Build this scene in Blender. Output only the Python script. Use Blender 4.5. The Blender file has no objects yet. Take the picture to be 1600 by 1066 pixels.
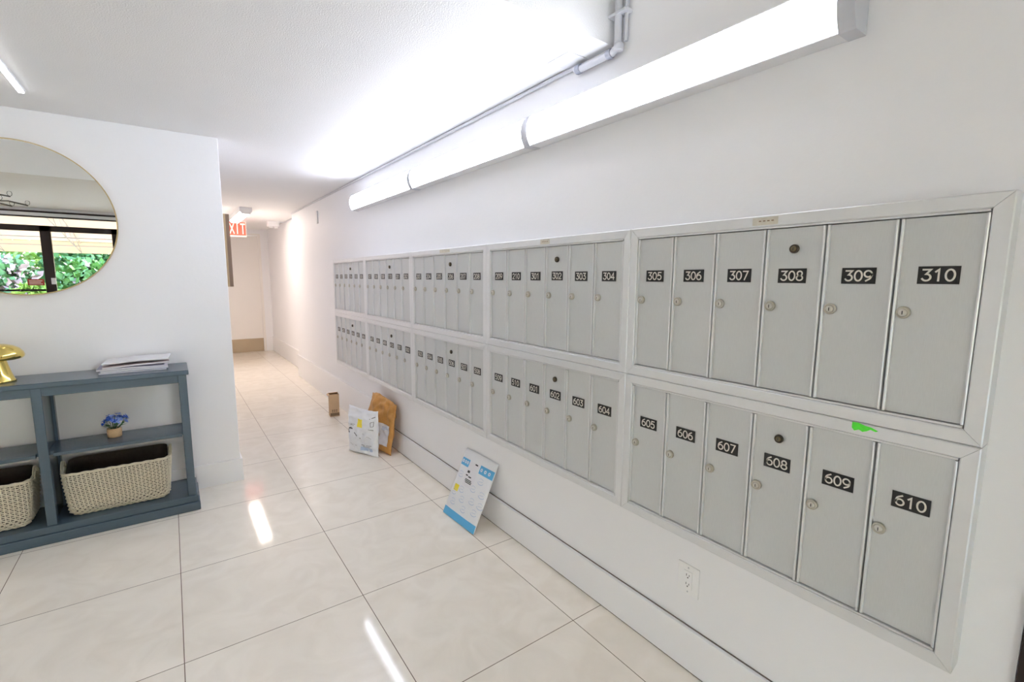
import bpy, bmesh, math, random
from mathutils import Vector, Matrix, noise
random.seed(7)
C = bpy.context.scene.collection
PI = math.pi

# ------------------------------------------------------------------ camera
cam = bpy.data.cameras.new('camera'); cam_o = bpy.data.objects.new('camera', cam); C.objects.link(cam_o)
cam.sensor_width = 36; cam.lens = 16.70; cam.clip_start = 0.01; cam.clip_end = 200
R = Vector((0.81298574, -0.58225877, 0.00537591)); U = Vector((0.07127159, 0.10866837, 0.99151982)); F = Vector((0.5779053, 0.80570833, -0.12984435))
cam_o.matrix_world = Matrix(((R.x, U.x, -F.x, -1.49117), (R.y, U.y, -F.y, 0.0), (R.z, U.z, -F.z, 1.45), (0, 0, 0, 1)))
bpy.context.scene.camera = cam_o

# ------------------------------------------------------------------ world, sun, exposure
sc = bpy.context.scene
sc.view_settings.view_transform = 'Standard'; sc.view_settings.look = 'None'
sc.view_settings.gamma = 1; sc.view_settings.exposure = 2.15
sc.view_settings.use_curve_mapping = False
sc.cycles.max_bounces = 14; sc.cycles.diffuse_bounces = 8; sc.cycles.glossy_bounces = 6
sc.cycles.transparent_max_bounces = 12
sc.cycles.sample_clamp_indirect = 6
W = bpy.data.worlds.new('sky'); sc.world = W; W.use_nodes = True
wn = W.node_tree.nodes; wl = W.node_tree.links; wn.clear()
sky = wn.new('ShaderNodeTexSky'); sky.sky_type = 'NISHITA'; sky.sun_disc = False
sky.sun_elevation = math.radians(48); sky.sun_rotation = math.radians(150)
bg = wn.new('ShaderNodeBackground'); bg.inputs['Strength'].default_value = 1.0
wo = wn.new('ShaderNodeOutputWorld'); wl.new(sky.outputs[0], bg.inputs['Color']); wl.new(bg.outputs[0], wo.inputs[0])
sun = bpy.data.lights.new('sun', 'SUN'); sun.energy = 3.0; sun.angle = 0.02; sun.color = (1, .95, .86)
sun_o = bpy.data.objects.new('sun', sun); C.objects.link(sun_o); sun_o.location = (0, -12, 12)
sun_o.rotation_euler = (math.radians(40), 0, math.radians(60))
LAMP = 4.2      # emission of the three mailbox wall lights
HALL = 8.6      # emission of the hall ceiling light

# ------------------------------------------------------------------ materials
def new_mat(name):
    m = bpy.data.materials.new(name); m.use_nodes = True
    return m, m.node_tree.nodes, m.node_tree.links, m.node_tree.nodes['Principled BSDF']
def plain(name, col, rough=.5, metal=0., spec=.5, bump=0., bscale=60, vary=0., vscale=8, coat=0., stretch=None):
    m, n, l, b = new_mat(name)
    b.inputs['Base Color'].default_value = (*col, 1); b.inputs['Roughness'].default_value = rough
    b.inputs['Metallic'].default_value = metal; b.inputs['Specular IOR Level'].default_value = spec
    b.inputs['Coat Weight'].default_value = coat
    tc = n.new('ShaderNodeTexCoord'); src = tc.outputs['Object']
    if stretch:
        mp = n.new('ShaderNodeMapping'); mp.inputs['Scale'].default_value = stretch; l.new(src, mp.inputs[0]); src = mp.outputs[0]
    if vary:
        t = n.new('ShaderNodeTexNoise'); t.inputs['Scale'].default_value = vscale; t.inputs['Detail'].default_value = 5
        l.new(src, t.inputs['Vector'])
        mx = n.new('ShaderNodeMixRGB'); mx.inputs[1].default_value = (*[c*(1-vary) for c in col], 1); mx.inputs[2].default_value = (*[min(1, c*(1+vary)) for c in col], 1)
        l.new(t.outputs[0], mx.inputs[0]); l.new(mx.outputs[0], b.inputs['Base Color'])
    if bump:
        t2 = n.new('ShaderNodeTexNoise'); t2.inputs['Scale'].default_value = bscale; t2.inputs['Detail'].default_value = 4
        l.new(src, t2.inputs['Vector'])
        bp = n.new('ShaderNodeBump'); bp.inputs['Strength'].default_value = bump; bp.inputs['Distance'].default_value = .01
        l.new(t2.outputs[0], bp.inputs['Height']); l.new(bp.outputs[0], b.inputs['Normal'])
    return m
def emit(name, col, s, base=(.9, .9, .9)):
    m, n, l, b = new_mat(name)
    b.inputs['Base Color'].default_value = (*base, 1); b.inputs['Emission Color'].default_value = (*col, 1); b.inputs['Emission Strength'].default_value = s
    return m

M = {}
M['wall'] = plain('wall_paint', (.875, .875, .90), .55, bump=.06, bscale=40, vary=.012, vscale=2)
M['ceiling'] = plain('ceiling_paint', (.84, .84, .845), .75, bump=.25, bscale=180, vary=.01)
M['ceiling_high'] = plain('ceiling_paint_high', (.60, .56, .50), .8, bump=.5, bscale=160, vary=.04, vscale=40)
M['trim'] = plain('baseboard_paint', (.875, .875, .895), .3, bump=.02, bscale=20)
M['fixture_white'] = plain('fixture_white', (.75, .75, .77), .4)
M['end_cap'] = plain('end_cap_plastic', (.58, .59, .64), .4)
M['diffuser'] = emit('wall_light_diffuser', (.895, .935, 1.08), LAMP)
M['diffuser_warm'] = emit('hall_light_diffuser', (1.0, .86, .74), HALL)
M['glow_slim'] = emit('slim_strip_glow', (1, 1, 1), 2.0)
M['alu'] = plain('mailbox_aluminium', (.75, .76, .775), .42, metal=.45, bump=.02, bscale=300, vary=.03, vscale=30)
M['alu_door'] = plain('mailbox_door_aluminium', (.62, .635, .64), .5, metal=.3, vary=.06, vscale=40, bump=.05, bscale=60, stretch=(1, 12, 1))
M['alu_rim'] = plain('mailbox_rim', (.74, .745, .76), .35, metal=.4)
M['dark'] = plain('dark_gap', (.02, .02, .022), .8)
M['plate'] = plain('engraved_black', (.012, .011, .011), .4)
M['engrave'] = plain('engraved_white', (.75, .72, .66), .6)
M['lock'] = plain('lock_nickel', (.50, .47, .40), .3, metal=.6)
M['lock_core'] = plain('lock_core', (.62, .60, .55), .35, metal=.5)
M['dark_line'] = plain('thin_dark_line', (.16, .13, .11), .8)
M['lock_mid'] = plain('master_lock_core', (.17, .13, .07), .4, metal=.5)
M['lock_dark'] = plain('master_lock_bronze', (.07, .055, .04), .4, metal=.6)
M['green'] = plain('green_sticker', (.10, .85, .05), .6, vary=.2, vscale=120)
M['tape'] = plain('paper_strip', (.62, .58, .50), .6, vary=.15, vscale=90)
M['console'] = plain('slate_blue_paint', (.068, .102, .135), .24, vary=.10, vscale=25, bump=.04, bscale=80, stretch=(1, 6, 6))
M['console_top'] = M['console']
M['wicker'] = plain('wicker_cream', (.72, .66, .53), .65, vary=.18, vscale=70)
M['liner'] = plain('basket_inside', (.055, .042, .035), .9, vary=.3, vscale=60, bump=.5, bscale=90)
M['gold'] = plain('polished_gold', (.85, .66, .20), .13, metal=1., bump=.05, bscale=14)
M['brass'] = plain('thin_brass', (.55, .43, .25), .3, metal=.9)
M['cork'] = plain('cork_pot', (.62, .42, .24), .8, vary=.2, vscale=120)
M['petal_blue'] = plain('petal_blue', (.03, .12, .62), .6, vary=.5, vscale=120)
M['petal_light'] = plain('petal_pale_blue', (.25, .38, .90), .6, vary=.3, vscale=120)
M['leaf_small'] = plain('leaf_dark', (.05, .16, .06), .6)
M['paper'] = plain('magazine_paper', (.74, .73, .76), .4, vary=.12, vscale=30)
M['paper_pink'] = plain('magazine_cover_pink', (.62, .50, .50), .35, vary=.3, vscale=22)
M['paper_blue'] = plain('magazine_cover_blue', (.36, .38, .55), .35, vary=.35, vscale=22)
M['poly_white'] = plain('white_poly_film', (.80, .82, .87), .32, vary=.04, vscale=12, bump=.35, bscale=26)
M['poly_clear'] = plain('mailer_white', (.80, .81, .84), .4, bump=.1, bscale=20)
M['kraft'] = plain('kraft_paper', (.56, .28, .075), .55, vary=.35, vscale=14, bump=.9, bscale=18)
M['card'] = plain('cardboard', (.58, .40, .24), .75, vary=.06, vscale=20)
M['card_dark'] = plain('dark_brown_print', (.22, .14, .08), .8)  # dark brown of the carton print and the paper strip marks
M['ink'] = plain('ink_black', (.03, .03, .035), .5)
M['ink_pale'] = plain('ink_pale_blue', (.46, .56, .74), .5)
M['sky_blue'] = plain('ink_sky_blue', (.12, .46, .78), .45)
M['yellow'] = plain('sticker_yellow', (.85, .72, .05), .5)
M['label'] = plain('paper_label', (.78, .78, .82), .5)
M['label_pink'] = plain('paper_label_grey', (.55, .50, .54), .5)
M['bronze'] = plain('bronze_metal', (.035, .024, .022), .4, metal=.4)
M['kick'] = plain('kickplate', (.47, .38, .27), .4, metal=.3, vary=.05)
M['door'] = plain('door_paint', (.86, .83, .80), .45)
M['red'] = emit('exit_sign_red', (1.0, .10, .06), .30, base=(.7, .08, .05))
M['exit_white'] = emit('exit_letter_white', (1.0, .62, .50), .25, base=(.8, .7, .65))
M['red_sign'] = plain('red_sign', (.42, .04, .03), .5)
M['frame_wood'] = plain('frame_brown', (.20, .13, .09), .5, vary=.2)
M['frame_gold'] = plain('frame_tan', (.42, .30, .17), .5)
M['picture'] = plain('picture_face', (.5, .45, .38), .6, vary=.3)
M['chrome'] = plain('chandelier_metal', (.16, .14, .12), .3, metal=.9)
M['conduit'] = plain('painted_conduit', (.66, .67, .72), .35, metal=.1)
M['clamp'] = plain('conduit_coupling', (.42, .44, .52), .3, metal=.5)
M['outlet'] = plain('outlet_plastic', (.88, .88, .89), .3)
M['canvas'] = plain('awning_canvas', (.72, .58, .42), .8, vary=.05)
M['post'] = plain('column_white', (.8, .78, .74), .6)
M['metal_grey'] = plain('awning_struts', (.30, .28, .26), .5, metal=.5)
M['paving'] = plain('paving_stone', (.52, .50, .46), .8, vary=.15)
M['grass'] = plain('lawn', (.12, .20, .04), .9, vary=.35, vscale=3)
M['stem'] = plain('bark', (.16, .10, .06), .8)
M['leaf_a'] = plain('leaf_green', (.07, .16, .025), .55, vary=.4, vscale=3)
M['leaf_b'] = plain('leaf_light_green', (.17, .26, .04), .55, vary=.4, vscale=3)
M['leaf_c'] = plain('leaf_teal', (.05, .13, .03), .55, vary=.4, vscale=3)
M['bloom'] = plain('blossom_pink', (.42, .27, .26), .6, vary=.3)
m, n, l, b = new_mat('mirror_glass'); b.inputs['Base Color'].default_value = (.90, .91, .90, 1); b.inputs['Metallic'].default_value = 1; b.inputs['Roughness'].default_value = .0; M['mirror'] = m
m, n, l, b = new_mat('window_glass')
n.remove(b); tr = n.new('ShaderNodeBsdfTransparent'); gl = n.new('ShaderNodeBsdfGlossy'); gl.inputs['Roughness'].default_value = 0
fr = n.new('ShaderNodeFresnel'); fr.inputs[0].default_value = 1.25; mx = n.new('ShaderNodeMixShader')
l.new(fr.outputs[0], mx.inputs[0]); l.new(tr.outputs[0], mx.inputs[1]); l.new(gl.outputs[0], mx.inputs[2]); l.new(mx.outputs[0], n['Material Output'].inputs[0]); M['glass'] = m
# the awning canvas lets daylight glow through
m, n, l, b = new_mat('awning_translucent')
df = n.new('ShaderNodeBsdfDiffuse'); df.inputs[0].default_value = (.62, .50, .38, 1); tl = n.new('ShaderNodeBsdfTranslucent'); tl.inputs[0].default_value = (.50, .38, .27, 1)
mx = n.new('ShaderNodeMixShader'); mx.inputs[0].default_value = .55; l.new(df.outputs[0], mx.inputs[1]); l.new(tl.outputs[0], mx.inputs[2]); l.new(mx.outputs[0], n['Material Output'].inputs[0]); M['canvas'] = m

# polished porcelain floor: square tiles with thin brown joints
def floor_material(x0, y0, s):
    m, n, l, b = new_mat('polished_cream_tiles')
    geo = n.new('ShaderNodeNewGeometry'); sep = n.new('ShaderNodeSeparateXYZ'); l.new(geo.outputs['Position'], sep.inputs[0])
    def mt(op, a, bb=None, c=None):
        k = n.new('ShaderNodeMath'); k.operation = op
        for i, v in enumerate((a, bb, c)):
            if v is None: continue
            if isinstance(v, (int, float)): k.inputs[i].default_value = v
            else: l.new(v, k.inputs[i])
        return k.outputs[0]
    def joint(axis, o):
        t = mt('DIVIDE', mt('SUBTRACT', sep.outputs[axis], o), s)
        d = mt('ABSOLUTE', mt('SUBTRACT', mt('FRACT', mt('ADD', t, .5)), .5))
        return mt('LESS_THAN', mt('MULTIPLY', d, s), .0016), mt('FLOOR', t)
    jx, ix = joint(0, x0); jy, iy = joint(1, y0)
    j = mt('MAXIMUM', jx, jy)
    cell = n.new('ShaderNodeCombineXYZ'); l.new(ix, cell.inputs[0]); l.new(iy, cell.inputs[1])
    wnz = n.new('ShaderNodeTexWhiteNoise'); wnz.noise_dimensions = '3D'; l.new(cell.outputs[0], wnz.inputs['Vector'])
    add = n.new('ShaderNodeVectorMath'); add.operation = 'MULTIPLY_ADD'; l.new(wnz.outputs['Color'], add.inputs[0]); add.inputs[1].default_value = (9, 9, 9); l.new(geo.outputs['Position'], add.inputs[2])
    nz = n.new('ShaderNodeTexNoise'); nz.inputs['Scale'].default_value = 5; nz.inputs['Detail'].default_value = 8; nz.inputs['Distortion'].default_value = 1.4; l.new(add.outputs[0], nz.inputs['Vector'])
    cr = n.new('ShaderNodeValToRGB'); cr.color_ramp.elements[0].position = .3; cr.color_ramp.elements[0].color = (.83, .77, .675, 1)
    cr.color_ramp.elements[1].position = .62; cr.color_ramp.elements[1].color = (.90, .845, .755, 1); l.new(nz.outputs[0], cr.inputs[0])
    mx = n.new('ShaderNodeMixRGB'); mx.inputs[2].default_value = (.16, .11, .075, 1); l.new(j, mx.inputs[0]); l.new(cr.outputs[0], mx.inputs[1])
    l.new(mx.outputs[0], b.inputs['Base Color'])
    rr = mt('ADD', mt('MULTIPLY', j, .5), .07); l.new(rr, b.inputs['Roughness'])
    b.inputs['Specular IOR Level'].default_value = .45
    return m
M['floor'] = floor_material(-.1878, 1.3571, .6795)

# ------------------------------------------------------------------ mesh helpers
class MB:
    def __init__(s): s.v = []; s.f = []; s.mi = []; s.sm = []
    def add(s, vs, fs, mi=0, smooth=False):
        o = len(s.v); s.v += [Vector(v) for v in vs]
        for f in fs: s.f.append([i + o for i in f]); s.mi.append(mi); s.sm.append(smooth)
        return s
    def box(s, a, b, mi=0):
        x0, x1 = sorted((a[0], b[0])); y0, y1 = sorted((a[1], b[1])); z0, z1 = sorted((a[2], b[2]))
        vs = [(x, y, z) for x in (x0, x1) for y in (y0, y1) for z in (z0, z1)]
        return s.add(vs, [(0, 1, 3, 2), (4, 6, 7, 5), (0, 4, 5, 1), (2, 3, 7, 6), (0, 2, 6, 4), (1, 5, 7, 3)], mi)
    def prism(s, pts, axis, a, b, mi=0, smooth=False):
        """pts 2-D outline in the other two axes, extruded along axis from a to b"""
        def P(p, t):
            q = list(p); q.insert(axis, t); return q
        n = len(pts); vs = [P(p, a) for p in pts] + [P(p, b) for p in pts]
        s.add(vs, [(i, (i+1) % n, n+(i+1) % n, n+i) for i in range(n)], mi, smooth)
        s.add(vs, [tuple(range(n))[::-1], tuple(range(n, 2*n))], mi)
        return s
    def lathe(s, prof, axis=2, c=(0, 0, 0), seg=32, mi=0, smooth=True):
        """prof list of (r, h) along axis"""
        vs = []
        for r, h in prof:
            for k in range(seg):
                a = 2*PI*k/seg; p = [r*math.cos(a), r*math.sin(a)]; p.insert(axis, h); vs.append([p[i]+c[i] for i in range(3)])
        fs = [(i*seg+k, i*seg+(k+1) % seg, (i+1)*seg+(k+1) % seg, (i+1)*seg+k) for i in range(len(prof)-1) for k in range(seg)]
        s.add(vs, fs, mi, smooth); s.add(vs, [tuple(range(seg))[::-1], tuple(range((len(prof)-1)*seg, len(prof)*seg))], mi)
        return s
    def tube(s, pts, r, seg=8, closed=False, mi=0, smooth=True):
        pts = [Vector(p) for p in pts]; n = len(pts); vs = []
        t0 = (pts[1]-pts[0]).normalized(); ref = Vector((0, 0, 1)) if abs(t0.z) < .9 else Vector((1, 0, 0))
        nrm = t0.cross(ref).normalized()
        for i, p in enumerate(pts):
            if closed: t = (pts[(i+1) % n]-pts[i-1]).normalized()
            else: t = (pts[min(i+1, n-1)]-pts[max(i-1, 0)]).normalized()
            nrm = (nrm - t*nrm.dot(t)).normalized(); bn = t.cross(nrm)
            rr = r[i] if isinstance(r, (list, tuple)) else r
            for k in range(seg):
                a = 2*PI*k/seg; vs.append(p + nrm*rr*math.cos(a) + bn*rr*math.sin(a))
        m = n if closed else n-1
        fs = [(i*seg+k, i*seg+(k+1) % seg, ((i+1) % n)*seg+(k+1) % seg, ((i+1) % n)*seg+k) for i in range(m) for k in range(seg)]
        s.add(vs, fs, mi, smooth)
        if not closed: s.add(vs, [tuple(range(seg))[::-1], tuple(range((n-1)*seg, n*seg))], mi)
        return s
    def build(s, name, mats, parent=None, origin=(0, 0, 0), bevel=0, matrix=None, label=None):
        o = Vector(origin); me = bpy.data.meshes.new(name)
        me.from_pydata([tuple(v - o) for v in s.v], [], s.f)
        for mm in (mats if isinstance(mats, (list, tuple)) else [mats]): me.materials.append(M[mm])
        for p, i, sm in zip(me.polygons, s.mi, s.sm): p.material_index = i; p.use_smooth = sm
        b = bmesh.new(); b.from_mesh(me); bmesh.ops.recalc_face_normals(b, faces=b.faces); b.to_mesh(me); b.free()
        ob = bpy.data.objects.new(name, me); C.objects.link(ob)
        if parent is not None: ob.parent = parent
        ob.location = o
        if matrix is not None: ob.matrix_world = matrix
        if bevel:
            md = ob.modifiers.new('bevel', 'BEVEL'); md.width = bevel; md.segments = 2; md.limit_method = 'ANGLE'; md.angle_limit = .6
        if label: ob['label'] = label
        return ob
def tag(o, label, cat, group=None, kind=None):
    o['label'] = label; o['category'] = cat
    if group: o['group'] = group
    if kind: o['kind'] = kind
    return o
def empty(name, loc, label, cat, group=None, matrix=None):
    o = bpy.data.objects.new(name, None); C.objects.link(o); o.location = loc; o.empty_display_size = .05
    if matrix is not None: o.matrix_world = matrix
    return tag(o, label, cat, group)
def struct(name, mb, mats, bevel=0, parent=None):
    o = mb.build(name, mats, parent, bevel=bevel)
    if parent is None: o['kind'] = 'structure'
    return o
def B(a, b): return MB().box(a, b)

# ------------------------------------------------------------------ room shell
H = 2.361; HH = 2.62; XL = -5.0; YB = -4.1; YE = 10.45
struct('floor', B((XL-.2, YB-.2, -.1), (.4, YE+.2, 0)), 'floor')
struct('ceiling', B((XL-.2, 1.40, H), (.4, YE+.2, HH+.1)), 'ceiling')
struct('ceiling_lobby', B((XL-.2, YB-.2, HH), (.4, 1.40, HH+.1)), 'ceiling_high')
struct('wall_right', B((0, .12, 0), (.3, 7.50, HH)), 'wall')
struct('wall_right_hall', B((.13, 7.50, 0), (.3, YE, H)), 'wall')
struct('wall_right_lobby', MB().box((0, YB, 0), (.3, -.95, HH)).box((0, -.95, 2.15), (.3, .12, HH)), 'wall')
struct('wall_front', B((XL, 3.80, 0), (-1.165, 3.95, H)), 'wall', bevel=.004)
struct('wall_hall_left', B((-1.315, 3.95, 0), (-1.165, YE, H)), 'wall')
struct('wall_left', B((XL-.15, YB, 0), (XL, 3.80, HH)), 'wall')
we = MB().box((-1.3, YE, 0), (-1.0, YE+.15, H)).box((-.045, YE, 0), (.3, YE+.15, H)).box((-1.0, YE, 2.245), (-.045, YE+.15, H))
struct('wall_back', we, 'wall')
# end door of the hall
d = struct('door_1', B((-1.0, YE+.015, .0), (-.045, YE+.06, 2.24)), 'door')
B((-1.0, YE+.003, .004), (-.05, YE+.015, .262)).build('kick_plate', 'kick', d, label='tan metal kick plate')
B((-.93, YE-.02, 1.0), (-.90, YE+.014, 1.14)).build('door_handle', 'lock', d)
fr_ = MB().box((-.045, YE-.012, .0), (-.005, YE-.0005, 2.28)).box((-1.03, YE-.012, 2.245), (-.045, YE-.0005, 2.28))
struct('trim_1', fr_, 'door')
# right side doorway sliver beside the mailboxes
d2 = struct('door_2', B((.03, -.93, .005), (.07, .115, 2.14)), 'bronze')
B((-.012, .065, 0), (.03, .118, 2.15)).build('door_jamb', 'bronze', d2)
# baseboards
def board(name, pts_boxes, lines=False): 
    mb = MB()
    for a, b_ in pts_boxes:
        mb.box(a, b_)
    o = struct(name, mb, 'trim', bevel=.003)
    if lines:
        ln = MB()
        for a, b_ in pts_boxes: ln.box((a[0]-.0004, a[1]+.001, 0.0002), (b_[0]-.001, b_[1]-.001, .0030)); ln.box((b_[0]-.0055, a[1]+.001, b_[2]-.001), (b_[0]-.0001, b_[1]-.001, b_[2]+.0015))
        ln.build('edge_line', 'dark_line', o)  # thin dark lines along the board's top and bottom edges
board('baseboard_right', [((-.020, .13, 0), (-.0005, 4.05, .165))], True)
board('baseboard_right_far', [((-.020, 4.051, 0), (-.0005, 7.50, .318)), ((-.020, 7.5005, 0), (.1295, 7.52, .318))])
board('baseboard_hall', [((.112, 7.52, 0), (.1295, YE-.001, .29))])
board('baseboard_back', [((-.004, YE-.016, 0), (.1115, YE-.0005, .28))])
board('baseboard_front', [((XL+.001, 3.782, 0), (-1.152, 3.7995, .163)), ((-1.1645, 3.80, 0), (-1.152, YE-.001, .163))])
board('baseboard_left', [((XL+.0005, YB+.01, 0), (XL+.018, 3.78, .163))])

# storefront (seen in the round mirror)
sf = MB().box((XL, YB-.15, 2.49), (0, YB, HH))
struct('wall_storefront', sf, 'wall')
st = MB().box((-4.9, YB-.09, 2.23), (-2.22, YB-.03, 2.3295))
for x0, x1 in ((-4.95, -4.85), (-3.27, -3.13), (-2.30, -2.20), (-.95, -.88), (-.06, -.001)): st.box((x0, YB-.09, 0), (x1, YB-.03, 2.3295))
st.box((XL+.001, YB-.09, 2.465), (-.001, YB-.03, 2.4895)).box((-4.95, YB-.09, 2.33), (-4.88, YB-.03, 2.4645)).box((-.06, YB-.09, 2.33), (-.001, YB-.03, 2.4645)).box((-2.2, YB-.09, 2.23), (-.06, YB-.03, 2.3295)).box((-4.85, YB-.09, 0), (-.06, YB-.03, .12))
wf = struct('window_1', st, 'bronze', bevel=.003)
for k, (x0, x1) in enumerate(((-4.85, -3.27), (-3.13, -2.30), (-2.20, -.95), (-.88, -.06))):
    B((x0, YB-.063, .12), (x1, YB-.057, 2.23)).build('pane', 'glass', wf)
B((-4.88, YB-.063, 2.33), (-.06, YB-.057, 2.465)).build('pane', 'glass', wf)
B((-4.85, YB-.03, 1.19), (-3.27, YB-.0, 1.225)).build('push_bar', 'bronze', wf)
B((-3.19, YB-.03, 1.31), (-3.13, YB-.02, 1.42)).build('lock_plate', 'fixture_white', wf, label='small white lock plate')
rs = MB().box((-3.50, YB-.056, 1.29), (-3.285, YB-.052, 1.40))
for k in range(3): rs.box((-3.48, YB-.0519, 1.31+.027*k), (-3.31-.02*(k % 2), YB-.0515, 1.322+.027*k), 1)
tag(rs.build('window_sign', ['red_sign', 'engrave']), 'small red sign stuck on the entrance glass, seen in the mirror', 'sign')
tr_ = MB().tube([(XL+.05, YB+.05, 2.555), (-.05, YB+.05, 2.555)], .016)
tag(tr_.build('track_rail', 'bronze'), 'dark rail under the lobby ceiling above the entrance glass', 'rail')

# ------------------------------------------------------------------ outside
struct('floor_outside', B((-16, -24, -.12), (12, YB-.2, -.02)), 'paving')
tag(B((-16, -24, -.02), (12, -9.2, .005)).build('lawn', 'grass'), 'bright lawn beyond the awning outside', 'lawn', kind='stuff')
aw = MB()
a0, a1, yz0, yz1 = -9, 3, (YB-.25, 2.95), (-8.4, 2.02)
aw.add([(a0, yz0[0], yz0[1]), (a1, yz0[0], yz0[1]), (a1, yz1[0], yz1[1]+.28), (a0, yz1[0], yz1[1]+.28),
        (a0, yz0[0], yz0[1]+.01), (a1, yz0[0], yz0[1]+.01), (a1, yz1[0], yz1[1]+.29), (a0, yz1[0], yz1[1]+.29)],
       [(0, 1, 2, 3), (7, 6, 5, 4), (0, 4, 5, 1), (2, 6, 7, 3), (1, 5, 6, 2), (0, 3, 7, 4)])
ar = empty('awning', (-3, YB-.3, 0), 'cream canvas awning with thin metal struts outside the entrance', 'awning')
aw.box((a0, yz1[0]-.01, yz1[1]), (a1, yz1[0], yz1[1]+.27))
def relbuild(mb, name, mats, root, **k):
    """mesh given in world coordinates, child of a root with no rotation"""
    L = root.location; mb.v = [v - L for v in mb.v]; return mb.build(name, mats, root, **k)
relbuild(aw, 'canopy', 'canvas', ar)
for k in range(9):
    x = -8.6+1.35*k; fr2 = MB()
    fr2.tube([(x, yz0[0], 2.90), (x, yz1[0]+.03, 2.27)], .012, 6).tube([(x, yz0[0], 2.50), (x, yz1[0]+.03, 2.03)], .012, 6)
    for q in range(4):
        t = q/4; y = yz0[0]+(yz1[0]-yz0[0])*t; y2 = yz0[0]+(yz1[0]-yz0[0])*(t+.25)
        fr2.tube([(x, y, 2.90-.63*t), (x, y2, 2.50-.47*(t+.25))], .008, 5)
    relbuild(fr2, 'strut_frame', 'metal_grey', ar)
pr = MB()
for t in (.25, .5, .75): pr.tube([(a0, yz0[0]+(yz1[0]-yz0[0])*t, 2.50-.47*t), (a1, yz0[0]+(yz1[0]-yz0[0])*t, 2.50-.47*t)], .012, 6)
relbuild(pr, 'purlin', 'metal_grey', ar)
pc = MB().lathe([(.16, -.02), (.16, .1), (.10, .12), (.09, 2.1), (.13, 2.15), (.13, 2.25)], c=(-4.95, -8.2, 0), seg=20)
tag(pc.build('porch_column', 'post', origin=(0, 0, 0)), 'white round column holding the awning edge outside', 'column')
def shrub(x, y, h, r, mat, label, n=700, bloom=0, palm=False):
    rt = empty('shrub', (x, y, .006), label, 'shrub', 'garden plants outside the entrance')
    mb = MB()
    rnd = random.Random(int(x*100)+int(y*10))
    for i in range(n):
        a = rnd.uniform(0, 2*PI); u = rnd.random()**.4; ph = rnd.uniform(-.9, 1.4)
        p = Vector((math.cos(a)*math.cos(ph)*r*u, math.sin(a)*math.cos(ph)*r*u, max(.26, h*.55+math.sin(ph)*h*.45*u)))
        if palm:
            a = rnd.uniform(0, 2*PI); t = rnd.random(); p = Vector((math.cos(int(a*2.2))*r*t, math.sin(int(a*2.2))*r*t, h*(.75+.35*t-.55*t*t)))
        d = Vector((rnd.gauss(0, 1), rnd.gauss(0, 1), abs(rnd.gauss(0, .7))+.2)).normalized()
        e = d.cross(Vector((rnd.gauss(0, 1), rnd.gauss(0, 1), rnd.gauss(0, 1)))).normalized()
        L = rnd.uniform(.15, .30)*(1.5 if palm else 1); w = L*.34
        mi = 1 if rnd.random() < bloom else 0
        mb.add([p, p+d*L*.5+e*w, p+d*L, p+d*L*.5-e*w], [(0, 1, 2, 3)], mi)
    mb.build('foliage', [mat, 'bloom'], rt)
    MB().tube([(0, 0, 0), (0, 0, .12), (.02, 0, h*.4), (0, .03, h*.75)], [.05, .045, .035, .02], 6).build('stem', 'stem', rt)
spots = [(-7.7, -11.4, 1.9, .75, 'leaf_a'), (-6.2, -10.3, 1.3, .65, 'leaf_b'), (-5.3, -11.9, 2.0, .8, 'leaf_c'), (-4.4, -10.2, 1.15, .55, 'leaf_b'),
         (-3.5, -12.0, 1.9, .8, 'leaf_a'), (-2.7, -10.3, 1.35, .6, 'leaf_b'), (-1.6, -12.2, 2.1, .8, 'leaf_c'), (-1.0, -10.3, 1.5, .6, 'leaf_a'), (.6, -12.3, 2.1, .85, 'leaf_b'),
         (-9.9, -13.2, 2.6, 1.0, 'leaf_c'), (-7.3, -15.2, 3.2, 1.5, 'leaf_a'), (-3.6, -15.6, 3.4, 1.6, 'leaf_c'), (.2, -15.7, 3.3, 1.5, 'leaf_a'), (-11.3, -17.5, 4.2, 2.0, 'leaf_b'), (-6.4, -20.0, 4.6, 2.3, 'leaf_b'), (-.2, -20.5, 4.6, 2.3, 'leaf_b')]
desc = {'leaf_a': 'deep green', 'leaf_b': 'light green', 'leaf_c': 'olive green'}
for i, (x, y, h, r, mt_) in enumerate(spots):
    shrub(x, y, h, r, mt_, '%s leafy garden plant growing outside past the awning' % desc[mt_], n=1300 if h < 2.5 else 3500, bloom=.35 if i in (2, 5, 6) else .02)

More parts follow.
